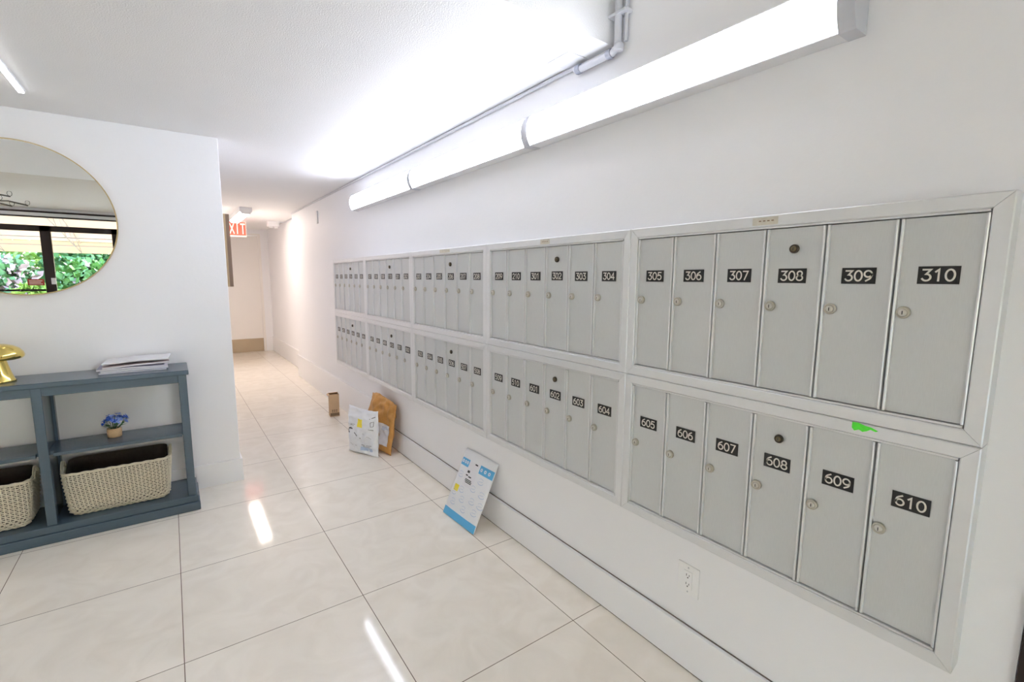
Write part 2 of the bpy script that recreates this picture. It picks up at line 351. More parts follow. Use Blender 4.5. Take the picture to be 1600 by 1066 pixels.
# ------------------------------------------------------------------ stroke lettering
def arc(cx, cy, rx, ry, a0, a1, n=10):
    return [(cx+rx*math.cos(math.radians(a0+(a1-a0)*i/n)), cy+ry*math.sin(math.radians(a0+(a1-a0)*i/n))) for i in range(n+1)]
GL = {'0': [arc(.31, .5, .31, .5, 0, 360, 20)], '1': [[(.12, .80), (.34, 1), (.34, 0)]],
      '2': [arc(.31, .70, .30, .30, 165, -35, 9)+[(.0, .0), (.62, 0)]],
      '3': [[(.04, 1), (.58, 1), (.28, .60)]+arc(.29, .30, .31, .30, 90, -155, 12)],
      '4': [[(.48, 0), (.48, 1), (0, .28), (.64, .28)]],
      '5': [[(.56, 1), (.12, 1), (.06, .56)]+arc(.28, .32, .31, .32, 118, -145, 12)],
      '6': [[(.46, 1)]+arc(.42, .42, .42, .50, 110, 180, 4)+arc(.31, .31, .31, .31, 180, 540, 16)],
      '7': [[(.02, 1), (.60, 1), (.20, 0)]],
      '8': [arc(.31, .75, .25, .25, 0, 360, 14), arc(.31, .26, .31, .26, 0, 360, 16)],
      '9': [[(.16, 0)]+arc(.20, .58, .42, .50, -70, 0, 4)+arc(.31, .69, .31, .31, 0, 360, 16)],
      'E': [[(.55, 1), (.05, 1), (.05, 0), (.55, 0)], [(.05, .52), (.48, .52)]], 'X': [[(0, 0), (.6, 1)], [(0, 1), (.6, 0)]],
      'I': [[(.3, 0), (.3, 1)]], 'T': [[(0, 1), (.62, 1)], [(.31, 1), (.31, 0)]]}
def write(mb, text, h, sw, place, mi=1, gap=.24):
    """draws text centred; place(u, v) -> 3-D point"""
    adv = [(.62+gap) for _ in text]; W_ = (sum(adv)-gap)*h; x = -W_/2
    for ch in text:
        for st_ in GL[ch]:
            P = [Vector((x+p[0]*h, (p[1]-.5)*h)) for p in st_]
            n_ = len(P); Lf, Rt = [], []
            closed = (P[0]-P[-1]).length < 1e-5
            for i in range(n_):
                if closed: a_, b_ = P[(i-1) if i > 0 else n_-2], P[(i+1) if i < n_-1 else 1]
                else: a_, b_ = P[max(i-1, 0)], P[min(i+1, n_-1)]
                d1 = (P[i]-a_); d2 = (b_-P[i]); d1 = d1.normalized() if d1.length > 1e-9 else d2.normalized(); d2 = d2.normalized() if d2.length > 1e-9 else d1
                t = (d1+d2); t = t.normalized() if t.length > 1e-6 else d1
                nn = Vector((-t.y, t.x)); cs = max(.45, nn.dot(Vector((-d1.y, d1.x))))
                e = Vector((0, 0))
                if not closed and i == 0: e = -t*sw*.4
                if not closed and i == n_-1: e = t*sw*.4
                Lf.append(P[i]+nn*sw/2/cs+e); Rt.append(P[i]-nn*sw/2/cs+e)
            vs = [place(*p) for p in Lf]+[place(*p) for p in Rt]
            mb.add(vs, [(i, i+1, n_+i+1, n_+i) for i in range(n_-1)], mi)
        x += adv[0]*h

# ------------------------------------------------------------------ mailbox units
UW, UH, D, TR = 1.0145, .5540, .060, .0335
DW = (UW-2*TR)/6; DH = UH-2*TR
Y0, ZL, ZU = .2145, .5305, 1.0850
# local frame of a unit: origin at the wall, centre of its width, bottom edge; -X faces the room, +Y runs away from the camera
def make_frame():
    mb = MB(); w = UW/2-.0004; h = UH-.0008; t = TR; f = -D; g = .0004
    outer = [(-w, 0), (w, 0), (w, h), (-w, h)]; inner = [(-w+t, t), (w-t, t), (w-t, h-t), (-w+t, h-t)]
    c = .0025
    for i in range(4):
        j = (i+1) % 4
        o0, o1, i0, i1 = Vector(outer[i]), Vector(outer[j]), Vector(inner[i]), Vector(inner[j])
        dr = (o1-o0).normalized()*g; o0 = o0+dr; o1 = o1-dr; i0 = i0+dr; i1 = i1-dr
        k_ = c/t; a0, a1 = o0.lerp(i0, k_), o1.lerp(i1, k_); b0, b1 = i0.lerp(o0, k_), i1.lerp(o1, k_)
        vs = [(0, *o0), (0, *o1), (f+c, *o0), (f+c, *o1), (f, *a0), (f, *a1), (f, *b0), (f, *b1), (f+c, *i0), (f+c, *i1), (-.03, *i0), (-.03, *i1)]
        mb.add(vs, [(0, 1, 3, 2), (2, 3, 5, 4), (4, 5, 7, 6), (6, 7, 9, 8), (8, 9, 11, 10), (0, 2, 4, 6, 8, 10), (1, 11, 9, 7, 5, 3)])
    # bright lips above and below the doors
    for z in (TR+.0015, UH-TR-.0065): mb.box((-.0575, -w+t+.003, z), (-.03, w-t-.003, z+.005), 1)
    return mb
def make_door():
    """origin at the door's lower far corner; spans +Y toward -Y"""
    mb = MB(); g = .0016; w = DW; z0, z1 = .009, DH-.009
    mb.box((-.050, -w+g, z0), (-.032, -g, z1))
    for ya in (-g-.0075, -w+g):
        mb.prism([(-.0502, ya), (-.0565, ya+.001), (-.0578, ya+.0037), (-.0565, ya+.0065), (-.0502, ya+.0075)], 2, z0, z1, 1)
    return mb
def make_lock(r=.0148, dark=False):
    mb = MB(); X = -.050
    mb.lathe([(r, X-.001), (r, X-.006), (r*.93, X-.0085), (r*.70, X-.0092), (r*.66, X-.0080)], axis=0, seg=20, mi=0)
    mb.lathe([(r*.62, X-.0078), (r*.58, X-.0105), (r*.2, X-.0108)], axis=0, seg=18, mi=1)
    mb.box((X-.0116, -.0009, -.0048), (X-.0106, .0009, .0040), 2)
    return mb
frame_proto = door_proto = lock_proto = master_proto = None
def dupe(o, parent, loc):
    c = o.copy(); C.objects.link(c); c.parent = parent; c.location = loc; return c
upper = [[101+i for i in range(6)], [107, 108, 109, 110, 201, 202], [203+i for i in range(6)], [209, 210, 301, 302, 303, 304], [305+i for i in range(6)]]
place_words = ['farthest from the camera', 'second from the far end', 'in the middle of the bank', 'second nearest the camera', 'nearest the camera']
units = {}
for row in (0, 1):
    for k in range(5):
        nums = [v + (300 if row == 0 else 0) for v in upper[k]]
        yc = Y0 + UW*(4-k) + UW/2; zb = (ZL, ZU)[row]
        lab = 'grey aluminium mailbox unit with doors %d to %d, %s row' % (nums[0], nums[-1], ('lower', 'upper')[row])
        root = empty('mailbox_unit', (0, yc, zb), lab, 'mailbox', 'mailbox units on the right wall'); units[(row, k)] = root
        if frame_proto is None:
            frame_proto = make_frame().build('frame', ['alu', 'alu_rim'], root)
            back_proto = B((-.031, -UW/2+.012, .012), (-.0005, UW/2-.012, UH-.012)).build('housing', 'dark', root)
        else:
            dupe(frame_proto, root, (0, 0, 0)); dupe(back_proto, root, (0, 0, 0))
        for j, num in enumerate(nums):
            yl = UW/2-TR-DW*j
            if door_proto is None: dr_ = door_proto = make_door().build('door', ['alu_door', 'alu_rim'], root, origin=(0, 0, 0)); dr_.location = (0, yl, TR)
            else: dr_ = dupe(door_proto, root, (0, yl, TR))
            dr_['label'] = 'mailbox door numbered %d' % num
            big = (num == 502)
            jit = random.Random(num); dz = jit.uniform(-.0012, .0012); dy = jit.uniform(-.002, .002)
            pz = DH-.142+TR-.0335; py = -DW/2
            pm = MB(); pw, ph = (.041, .024) if big else (.0375, .0205)
            pm.box((-.0500, -pw, -ph), (-.0522, pw, ph))
            write(pm, str(num), .0255, .0040, lambda u, v: (-.05245, -u, v), gap=.20)
            p = pm.build('number_plate', ['plate', 'engrave'], dr_); p.location = (0, py+dy, pz+dz)
            if lock_proto is None: lk = lock_proto = make_lock().build('lock', ['lock', 'lock_core', 'ink'], dr_); lk.location = (0, -.0235, pz-.089)
            else: lk = dupe(lock_proto, dr_, (0, -.0235, pz-.089))
            if j == 3:
                if master_proto is None: ml = master_proto = make_lock(.0125).build('master_lock', ['lock_dark', 'lock_mid', 'ink'], dr_); ml.location = (0, py, pz+.0745)
                else: dupe(master_proto, dr_, (0, py, pz+.0745))
# paper strips and a torn green sticker on the trims
def strip(unit, y0, y1, z0, z1, name='label_strip', mat='tape'):
    r = unit.location; mb = MB().box((-D-.0006, y0-r.y, z0-r.z), (-D+.0003, y1-r.y, z1-r.z))
    for q in range(4): mb.box((-D-.0009, y0-r.y+.012+q*.012, z0-r.z+.010), (-D-.0006, y0-r.y+.019+q*.012, z1-r.z-.009), 1)
    return mb.build(name, [mat, 'card_dark'], unit)
strip(units[(1, 4)], .690, .764, 1.6105, 1.6325); strip(units[(1, 3)], 1.704, 1.770, 1.6105, 1.6325); strip(units[(1, 2)], 2.665, 2.80, 1.612, 1.632)
r_ = units[(0, 4)].location; gs = MB(); pts = []
for (y, z) in [(.461, 1.083), (.447, 1.0835), (.431, 1.079), (.419, 1.078), (.404, 1.072), (.409, 1.069), (.420, 1.072), (.428, 1.066), (.437, 1.062), (.445, 1.066), (.455, 1.061), (.461, 1.068)]:
    pts.append((y-r_.y, z-r_.z))
gs.prism([(p[0], p[1]) for p in pts], 0, -D-.0008, -D+.0002)
gs.build('sticker', 'green', units[(0, 4)], label='torn bright green sticker')

# ------------------------------------------------------------------ wall lights above the mailboxes
LZ0, LZ1, LD = 2.072, 2.206, .075
ends = [(.575, 1.853), (1.897, 3.190), (3.234, 4.548)]
where = ['nearest the camera', 'in the middle of the row', 'at the far end of the row']
def cap_outline(r=0., bulge=.020):
    zc = (LZ0+LZ1)/2; hh = (LZ1-LZ0)/2
    pts = [(-.001, LZ0-r), (-LD+.012, LZ0-r)]
    for i in range(9):
        a = -1+2*i/8; pts.append((-(LD-.010)-r-bulge*(1-a*a), zc+a*(hh-.004+r*.5)))
    pts += [(-LD+.012, LZ1+r), (-.001, LZ1+r)]
    return pts
def fixture(y0, y1, lab, c0, c1):
    root = empty('wall_light', (0, (y0+y1)/2, LZ0), lab, 'light', 'wall lights over the mailboxes')
    hs = MB().prism([(-.001, LZ0), (-LD+.012, LZ0), (-LD+.012, LZ0+.004), (-.03, LZ0+.004), (-.03, LZ1-.004), (-LD+.012, LZ1-.004), (-LD+.012, LZ1), (-.001, LZ1)], 1, y0, y1)
    relbuild(hs, 'housing', 'fixture_white', root)
    zc = (LZ0+LZ1)/2; hh = (LZ1-LZ0)/2-.004; pts = []
    for i in range(13):
        a = -1+2*i/12; pts.append((-(LD-.010)-.020*(1-a*a), zc+a*hh))
    pts += [(-LD+.014, LZ1-.004), (-LD+.014, LZ0+.004)]
    relbuild(MB().prism(pts, 1, y0, y1, smooth=False), 'diffuser', 'diffuser', root)
    for a, b_ in ((y0-c0, y0-.0002), (y1+.0002, y1+c1)):
        relbuild(MB().prism(cap_outline(.002, .021), 1, a, b_), 'end_cap', 'end_cap', root)
caps = [(.040, .0215), (.0215, .0215), (.0215, .012)]
for (y0, y1), w_, (c0, c1) in zip(ends, where, caps): fixture(y0, y1, 'long white wraparound wall light above the mailboxes, %s' % w_, c0, c1)

# hall ceiling light, exit sign, emergency light
r = empty('ceiling_light', (-.61, 7.87, 2.27), 'warm lit wraparound light on the hall ceiling before the exit sign', 'light')
pts = [(-.54, H-.0005), (-.54, H-.062), (-.544, H-.062), (-.544, H-.02), (-.676, H-.02), (-.676, H-.062), (-.68, H-.062), (-.68, H-.0005)]
relbuild(MB().prism([(x, z) for x, z in pts], 1, 7.22, 8.52), 'housing', 'fixture_white', r)
pts = [(-.545, H-.021), (-.545, H-.066), (-.565, H-.085), (-.655, H-.085), (-.675, H-.066), (-.675, H-.021)]
relbuild(MB().prism(pts, 1, 7.24, 8.50), 'diffuser', 'diffuser_warm', r)
for a, b_ in ((7.215, 7.2398), (8.5002, 8.525)):
    relbuild(MB().prism([(-.537, H-.001), (-.537, H-.052), (-.563, H-.088), (-.657, H-.088), (-.683, H-.052), (-.683, H-.001)], 1, a, b_), 'end_cap', 'fixture_white', r)
r = empty('exit_sign', (-.57, 9.0, H), 'red exit sign hanging from the hall ceiling before the end door', 'sign')
relbuild(MB().box((-.735, 8.99, 2.105), (-.405, 9.04, 2.345)), 'housing', 'exit_white', r, bevel=.004)
ex = MB().box((-.728, 8.984, 2.125), (-.412, 8.9895, 2.338))
write(ex, 'EXIT', .150, .024, lambda u, v: (-.57+u*.62, 8.9835, 2.232+v), gap=.20)
relbuild(ex, 'lettered_face', ['red', 'exit_white'], r)
relbuild(MB().box((-.60, 9.0, 2.345), (-.54, 9.03, H-.0005)), 'mounting_canopy', 'fixture_white', r)
r = empty('emergency_light', (-.04, 8.75, H-.09), 'small white emergency light box on the hall ceiling corner', 'light')
relbuild(MB().box((-.12, 8.68, H-.085), (.045, 8.86, H-.0005)), 'case', 'fixture_white', r, bevel=.008)
relbuild(MB().lathe([(.03, H-.085), (.034, H-.10), (.026, H-.108)], c=(-.07, 8.76, 0), seg=18), 'lamp_head', 'fixture_white', r)
relbuild(MB().lathe([(.03, H-.085), (.034, H-.10), (.026, H-.108)], c=(.005, 8.76, 0), seg=18), 'lamp_head', 'fixture_white', r)
tag(B((-.018, 6.03, 2.09), (-.0005, 6.085, 2.235)).build('wall_sensor', 'fixture_white', bevel=.003), 'small upright white sensor high on the wall past the last light', 'sensor')
# slim glowing strip on the ceiling at the left
r = empty('slim_ceiling_strip', (-2.02, 3.0, H), 'thin bright strip on the ceiling at the left edge', 'light')
relbuild(B((-2.030, 2.35, H-.012), (-2.002, 3.43, H-.0005)), 'housing', 'fixture_white', r)
relbuild(B((-2.026, 2.36, H-.018), (-2.006, 3.42, H-.0125)), 'diffuser', 'glow_slim', r)
# ceiling access plate
tag(B((-.118, 1.535, H-.004), (-.012, 1.665, H-.0003)).build('ceiling_plate', 'fixture_white', bevel=.001), 'square white cover plate on the ceiling beside the pipe corner', 'cover')

# conduits
r = empty('conduit', (-.012, 1.6, 2.34), 'thin white conduit along the corner of wall and ceiling', 'pipe')
relbuild(MB().tube([(-.010, 1.60, 2.349), (-.010, 4.0, 2.349), (-.010, 7.49, 2.349)], .0085, 8), 'pipe', 'conduit', r)
relbuild(MB().tube([(-.022, 1.36, 2.90 if 0 else 2.615), (-.022, 1.36, 2.355), (-.022, 1.366, 2.335), (-.022, 1.385, 2.326), (-.022, 1.42, 2.326), (-.022, 1.56, 2.326), (-.022, 1.585, 2.329), (-.018, 1.60, 2.338)], .0145, 10), 'elbow_pipe', 'conduit', r)
for c_, ax in (((-.022, 1.355, 2.335), 2), ((-.022, 1.40, 2.326), 1), ((-.022, 1.575, 2.328), 1)):
    relbuild(MB().lathe([(.0175, -.012), (.019, -.008), (.019, .008), (.0175, .012)], axis=ax, c=c_, seg=14), 'coupling', 'clamp' if ax == 1 else 'conduit', r)
relbuild(MB().tube([(-.012, 1.329, 2.615), (-.012, 1.329, 2.350)], .0075, 8), 'thin_pipe', 'conduit', r)
relbuild(MB().box((-.040, 1.310, 2.448), (-.0005, 1.397, 2.458)), 'strap', 'conduit', r)
tag(MB().tube([(.12, 7.53, 2.349), (.12, 8.65, 2.349), (.05, 8.70, 2.349)], .008, 8).build('conduit', 'conduit'), 'short conduit feeding the emergency light in the hall', 'pipe')

# outlet
r = empty('wall_outlet', (0, .943, .347), 'white duplex outlet on the wall below the mailboxes', 'outlet')
relbuild(MB().box((-.006, .8985, .2885), (-.0005, .9875, .4055)), 'cover_plate', 'outlet', r, bevel=.003)
oc = MB().box((-.0085, .926, .313), (-.0055, .960, .381))
for zc in (.330, .364):
    oc.box((-.0092, .9475, zc-.002), (-.0084, .9495, zc+.006), 1).box((-.0092, .9360, zc-.002), (-.0084, .938, zc+.005), 1).box((-.0092, .9405, zc-.010), (-.0084, .9445, zc-.0055), 1)
relbuild(oc, 'receptacle', ['outlet', 'ink'], r)
for zc in (.300, .394): relbuild(MB().lathe([(.003, -.0058), (.003, -.0070), (.001, -.0073)], axis=0, c=(0, .943, zc), seg=10), 'screw', 'end_cap', r)

# ------------------------------------------------------------------ round mirror and hall picture
r = empty('round_mirror', (-2.142, 3.80, 1.767), 'round wall mirror with a thin brass rim above the console', 'mirror')
MR = .4225
relbuild(MB().lathe([(MR-.004, -.022), (MR-.004, -.001)], axis=1, c=(-2.142, 3.80, 1.767), seg=96, smooth=False), 'mirror_glass', 'mirror', r)
ring = MB(); ring.lathe([(MR-.0045, -.0215), (MR-.0045, -.027), (MR+.001, -.0275), (MR+.0015, -.001)], axis=1, c=(-2.142, 3.80, 1.767), seg=96)
ring.f = [f for f in ring.f if len(f) < 90]; ring.mi = [0]*len(ring.f); ring.sm = [False]*len(ring.f)
relbuild(ring, 'rim', 'brass', r)
r = empty('framed_picture', (-1.165, 4.2, 1.38), 'brown framed picture on the hall wall, seen edge on', 'picture')
relbuild(MB().box((-1.1645, 3.87, 1.385), (-1.146, 4.55, 1.882)), 'backing', 'frame_gold', r)
fm = MB()
for a, b_ in (((3.87, 1.385), (3.91, 1.882)), ((4.51, 1.385), (4.55, 1.882)), ((3.91, 1.385), (4.51, 1.425)), ((3.91, 1.842), (4.51, 1.882))): fm.box((-1.1455, a[0], a[1]), (-1.124, b_[0], b_[1]))
relbuild(fm, 'frame', 'frame_wood', r)
relbuild(MB().box((-1.1455, 3.911, 1.426), (-1.136, 4.509, 1.841)), 'picture_panel', 'picture', r)

# ------------------------------------------------------------------ chandelier in the lobby
r = empty('chandelier', (-3.3, -1.4, HH), 'spidery dark metal chandelier on the lobby ceiling, seen in the mirror', 'chandelier')
cx, cy = -3.3, -1.4
relbuild(MB().lathe([(.06, HH-.0005), (.06, HH-.02), (.012, HH-.03), (.012, HH-.20), (.035, HH-.21), (.03, HH-.25), (.008, HH-.27)], c=(cx, cy, 0), seg=18), 'ceiling_canopy', 'chrome', r)
for k in range(9):
    a = 2*PI*k/9; L = .22+.10*(k % 3); z = HH-.22+.05*((k*2) % 3)-.05
    e = (cx+math.cos(a)*L, cy+math.sin(a)*L, z)
    am = relbuild(MB().tube([(cx, cy, HH-.22), (cx+math.cos(a)*L*.5, cy+math.sin(a)*L*.5, z+.03), e], .011, 6), 'arm', 'chrome', r)
    c_ = MB().lathe([(.004, e[2]+.005), (.018, e[2]+.01), (.026, e[2]+.035), (.020, e[2]+.06), (.004, e[2]+.066)], c=(e[0], e[1], 0), seg=12)
    c_.v = [v-r.location for v in c_.v]; c_.build('bulb', 'exit_white' if 0 else 'glass', am)

# ------------------------------------------------------------------ console table
KX0, KX1, KY0, KY1 = -2.765, -1.435, 3.455, 3.781
r = empty('console_table', ((KX0+KX1)/2, 3.62, 0), 'slate blue open console table under the round mirror', 'console table')
relbuild(MB().box((KX0, KY0-.012, .862), (KX1, KY1, .890)), 'table_top', 'console', r, bevel=.004)
relbuild(MB().box((KX0+.02, KY0+.004, .815), (KX1-.02, KY0+.022, .8618)).box((KX0+.02, KY1-.03, .815), (KX1-.02, KY1-.012, .8618)), 'apron', 'console', r, bevel=.002)
bs = MB().box((KX0-.012, KY0-.022, .0), (KX1+.006, KY1-.0, .055)).box((KX0-.004, KY0-.012, .0551), (KX1-.002, KY1-.0, .095))
relbuild(bs, 'plinth', 'console', r, bevel=.005)
for x0 in (KX0+.012, -2.128, KX1-.054):
    relbuild(MB().box((x0, KY0, .0952), (x0+.042, KY0+.045, .8618)), 'post', 'console', r, bevel=.003)
    relbuild(MB().box((x0, KY1-.045, .0952), (x0+.042, KY1-.002, .8618)), 'post', 'console', r, bevel=.003)
relbuild(MB().box((-2.113, KY0+.045, .0952), (-2.098, KY1-.046, .8618)), 'divider', 'console', r)
for x0, x1 in ((KX0+.030, -2.114), (-2.097, KX1-.030)):
    relbuild(MB().box((x0, KY0+.046, .478), (x1, KY1-.046, .497)).box((x0+.026, KY0+.010, .478), (x1-.026, KY0+.046, .497)), 'shelf', 'console', r, bevel=.002)
for x0 in (KX0+.028, KX1-.046): relbuild(MB().box((x0, KY0+.046, .452), (x0+.018, KY1-.046, .4778)), 'shelf_cleat', 'console', r)
# ------------------------------------------------------------------ wicker baskets
def rrect(cx, cy, hx, hy, rad, n=8):
    out = []
    for (sx, sy, a0) in ((1, 1, 0), (-1, 1, 90), (-1, -1, 180), (1, -1, 270)):
        for i in range(n+1):
            a = math.radians(a0+90*i/n); out.append((cx+sx*(hx-rad)+rad*math.cos(a), cy+sy*(hy-rad)+rad*math.sin(a)))
    return out
def resample(loop, n):
    P = [Vector(p) for p in loop]; P.append(P[0]); Ls = [0]
    for a, b_ in zip(P, P[1:]): Ls.append(Ls[-1]+(b_-a).length)
    out = []; j = 0
    for i in range(n):
        s_ = Ls[-1]*i/n
        while Ls[j+1] < s_: j += 1
        t = (s_-Ls[j])/max(1e-9, Ls[j+1]-Ls[j]); out.append(P[j].lerp(P[j+1], t))
    return out
BW, BD, BH = .247, .128, .255
def loop_at(z, n, off=0.):
    t = z/BH; s_ = .92+.08*min(1, t*1.2); rb = .03+.02*min(1, t)
    e = 0 if z > .025 else (.025-z)*.8
    return resample(rrect(0, 0, BW*s_-e+off, BD*s_-e+off, rb), n)
def basket(loc, label):
    root = empty('wicker_basket', loc, label, 'basket', 'wicker baskets on the console plinth')
    ns = 76; body = MB()
    rows = 23
    for k in range(rows):
        z = .006+(BH-.014)*k/(rows-1); L = loop_at(z, ns*2); pts = []
        for i, p in enumerate(L):
            q = L[(i+1) % len(L)]; nr = Vector(((q-p).y, -(q-p).x)).normalized()
            ph = (i//1) % 4; d_ = (.0048 if ph in (0,) else -.0048 if ph == 2 else 0)*(1 if k % 2 else -1)
            pts.append((p.x+nr.x*d_, p.y+nr.y*d_, z))
        body.tube(pts, .0037, 5, closed=True)
    body.build('weave', 'wicker', root)
    st_ = MB()
    for i in range(ns):
        pts = []
        for z in (.004, .06, .13, .2, BH-.006):
            p = loop_at(z, ns*2)[2*i]; pts.append((p.x, p.y, z))
        st_.tube(pts, .0032, 4)
    st_.build('stakes', 'wicker', root)
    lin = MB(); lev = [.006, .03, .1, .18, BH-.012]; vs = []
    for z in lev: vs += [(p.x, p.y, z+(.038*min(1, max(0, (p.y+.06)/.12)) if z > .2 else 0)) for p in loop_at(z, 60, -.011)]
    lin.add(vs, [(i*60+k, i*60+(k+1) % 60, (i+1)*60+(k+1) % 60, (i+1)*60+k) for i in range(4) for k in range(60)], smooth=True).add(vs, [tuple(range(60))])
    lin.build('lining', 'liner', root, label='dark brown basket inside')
    rim = MB()
    for off in (-.003, .003):
        L = loop_at(BH, 120, off); pts = [(p.x, p.y, BH+.002*math.sin(i*1.3+off*900)) for i, p in enumerate(L)]
        rim.tube(pts, .005, 6, closed=True)
    rim.build('rim', 'wicker', root)
    for s_ in (-1, 1):
        hd = MB()
        for o_ in (-.004, .004):
            hd.tube([(s_*(BW+.004+o_), -.055+.011*i, BH-.01+.055*math.sin(PI*i/10)) for i in range(11)], .0035, 6)
        hd.build('handle', 'wicker', root)
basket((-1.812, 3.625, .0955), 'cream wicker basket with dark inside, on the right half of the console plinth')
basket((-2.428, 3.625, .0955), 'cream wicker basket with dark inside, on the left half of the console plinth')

# ------------------------------------------------------------------ magazines, flower pot, mushroom
mats = ['paper', 'paper_blue', 'paper', 'paper_pink', 'paper']
mg = [(.0, 0, 'thin blue-grey magazine lying at the bottom of the stack'), (.03, 1.5, 'white booklet lying second from the bottom of the stack'), (-.02, -2, 'white brochure in the middle of the stack'),
      (.05, 3, 'pinkish magazine lying second from the top of the stack'), (-.05, 5, 'white glossy booklet on top of the magazine stack')]
z = .8905
for k, (rz, dx, lab) in enumerate(mg):
    th = (.009, .008, .011, .010, .007)[k]; w, dp = .315, .215; mb = MB()
    nx = 10
    for part_z, mi in ((0, 0),):
        vs = []; sag = (0, .001, .002, .004, .007)[k]
        for i in range(nx+1):
            x = -w/2+w*i/nx; lift = sag*(1-math.cos(2*PI*i/nx))*.5+(.010*((i/nx)**2) if k >= 3 else 0)
            for y in (-dp/2, dp/2):
                for q in (0, .0012, th-.0012, th): vs.append((x, y, q+lift))
        for i in range(nx):
            a, b_ = i*8, (i+1)*8
            for y in (0, 4):
                for q in range(3): mb.add([vs[a+y+q], vs[b_+y+q], vs[b_+y+q+1], vs[a+y+q+1]], [(0, 1, 2, 3)], 1 if q == 1 else 0)
            mb.add([vs[a], vs[b_], vs[b_+4], vs[a+4]], [(0, 1, 2, 3)]); mb.add([vs[a+3], vs[b_+3], vs[b_+7], vs[a+7]], [(0, 1, 2, 3)])
        for e in (0, nx*8):
            for q in range(3): mb.add([vs[e+q], vs[e+4+q], vs[e+4+q+1], vs[e+q+1]], [(0, 1, 2, 3)], 1 if q == 1 else 0)
    o = mb.build('magazine', [('paper_blue', 'paper', 'paper_blue', 'paper_pink', 'paper')[k], 'paper'])
    o.location = (-1.70+dx*.004, 3.655+.004*k, z); o.rotation_euler = (0, 0, rz)
    tag(o, lab, 'magazine', 'magazines stacked on the console table'); z += th+(.0115 if k == 3 else .0004)

r = empty('potted_flowers', (-1.822, 3.63, .4975), 'small bunch of blue flowers in a cork pot on the console shelf', 'flowers')
MB().lathe([(.030, 0), (.034, .003), (.036, .028), (.034, .052), (.028, .054), (.026, .046)], seg=28).build('pot', 'cork', r)
fl = MB(); lf = MB(); stm = MB(); rnd = random.Random(3)
for k in range(46):
    a = rnd.uniform(0, 2*PI); u = rnd.random()**.5; el = rnd.uniform(.1, 1.0)
    c_ = Vector((math.cos(a)*.062*u+.006, math.sin(a)*.055*u, .085+.055*(1-u*u)*rnd.uniform(.4, 1)+.008*rnd.random()))
    if k % 9 == 0: c_ = Vector((.062+rnd.uniform(-.008, .012), rnd.uniform(-.02, .02), .105+rnd.uniform(-.01, .015)))
    nrm = (c_-Vector((0, 0, .06))).normalized(); t1 = nrm.orthogonal().normalized(); t2 = nrm.cross(t1)
    mi = 0 if rnd.random() < .55 else 1
    for p in range(5):
        b0 = 2*PI*p/5+rnd.random(); d = t1*math.cos(b0)+t2*math.sin(b0); e = nrm.cross(d); L = rnd.uniform(.012, .017)
        fl.add([c_, c_+d*L*.55+e*L*.42+nrm*.003, c_+d*L+nrm*.005, c_+d*L*.55-e*L*.42+nrm*.003], [(0, 1, 2, 3)], mi)
    if k % 2 == 0: stm.tube([(c_.x*.2, c_.y*.2, .045), (c_.x*.6, c_.y*.6, .07), tuple(c_)], .0011, 4)
    if k % 4 == 0:
        d = Vector((math.cos(a), math.sin(a), .2)); e = Vector((-math.sin(a), math.cos(a), 0)); p0 = Vector((0, 0, .058))+d*.02
        lf.add([p0, p0+d*.02+e*.007, p0+d*.045, p0+d*.02-e*.007], [(0, 1, 2, 3)])
fl.build('petals', ['petal_blue', 'petal_light'], r); lf.build('leaves', 'leaf_small', r); stm.build('stems', 'leaf_small', r)

r = empty('mushroom_ornament', (-2.262, 3.60, .8905), 'shiny gold mushroom ornament standing on the console at the left edge', 'ornament')
MB().lathe([(.062, 0), (.066, .004), (.060, .012), (.050, .045), (.040, .09), (.034, .125)], seg=40).build('stalk', 'gold', r)
MB().lathe([(.030, .126), (.060, .121), (.095, .122), (.105, .130), (.108, .140), (.104, .156), (.090, .176), (.066, .192), (.036, .201), (.004, .204)], seg=48).build('cap', 'gold', r)

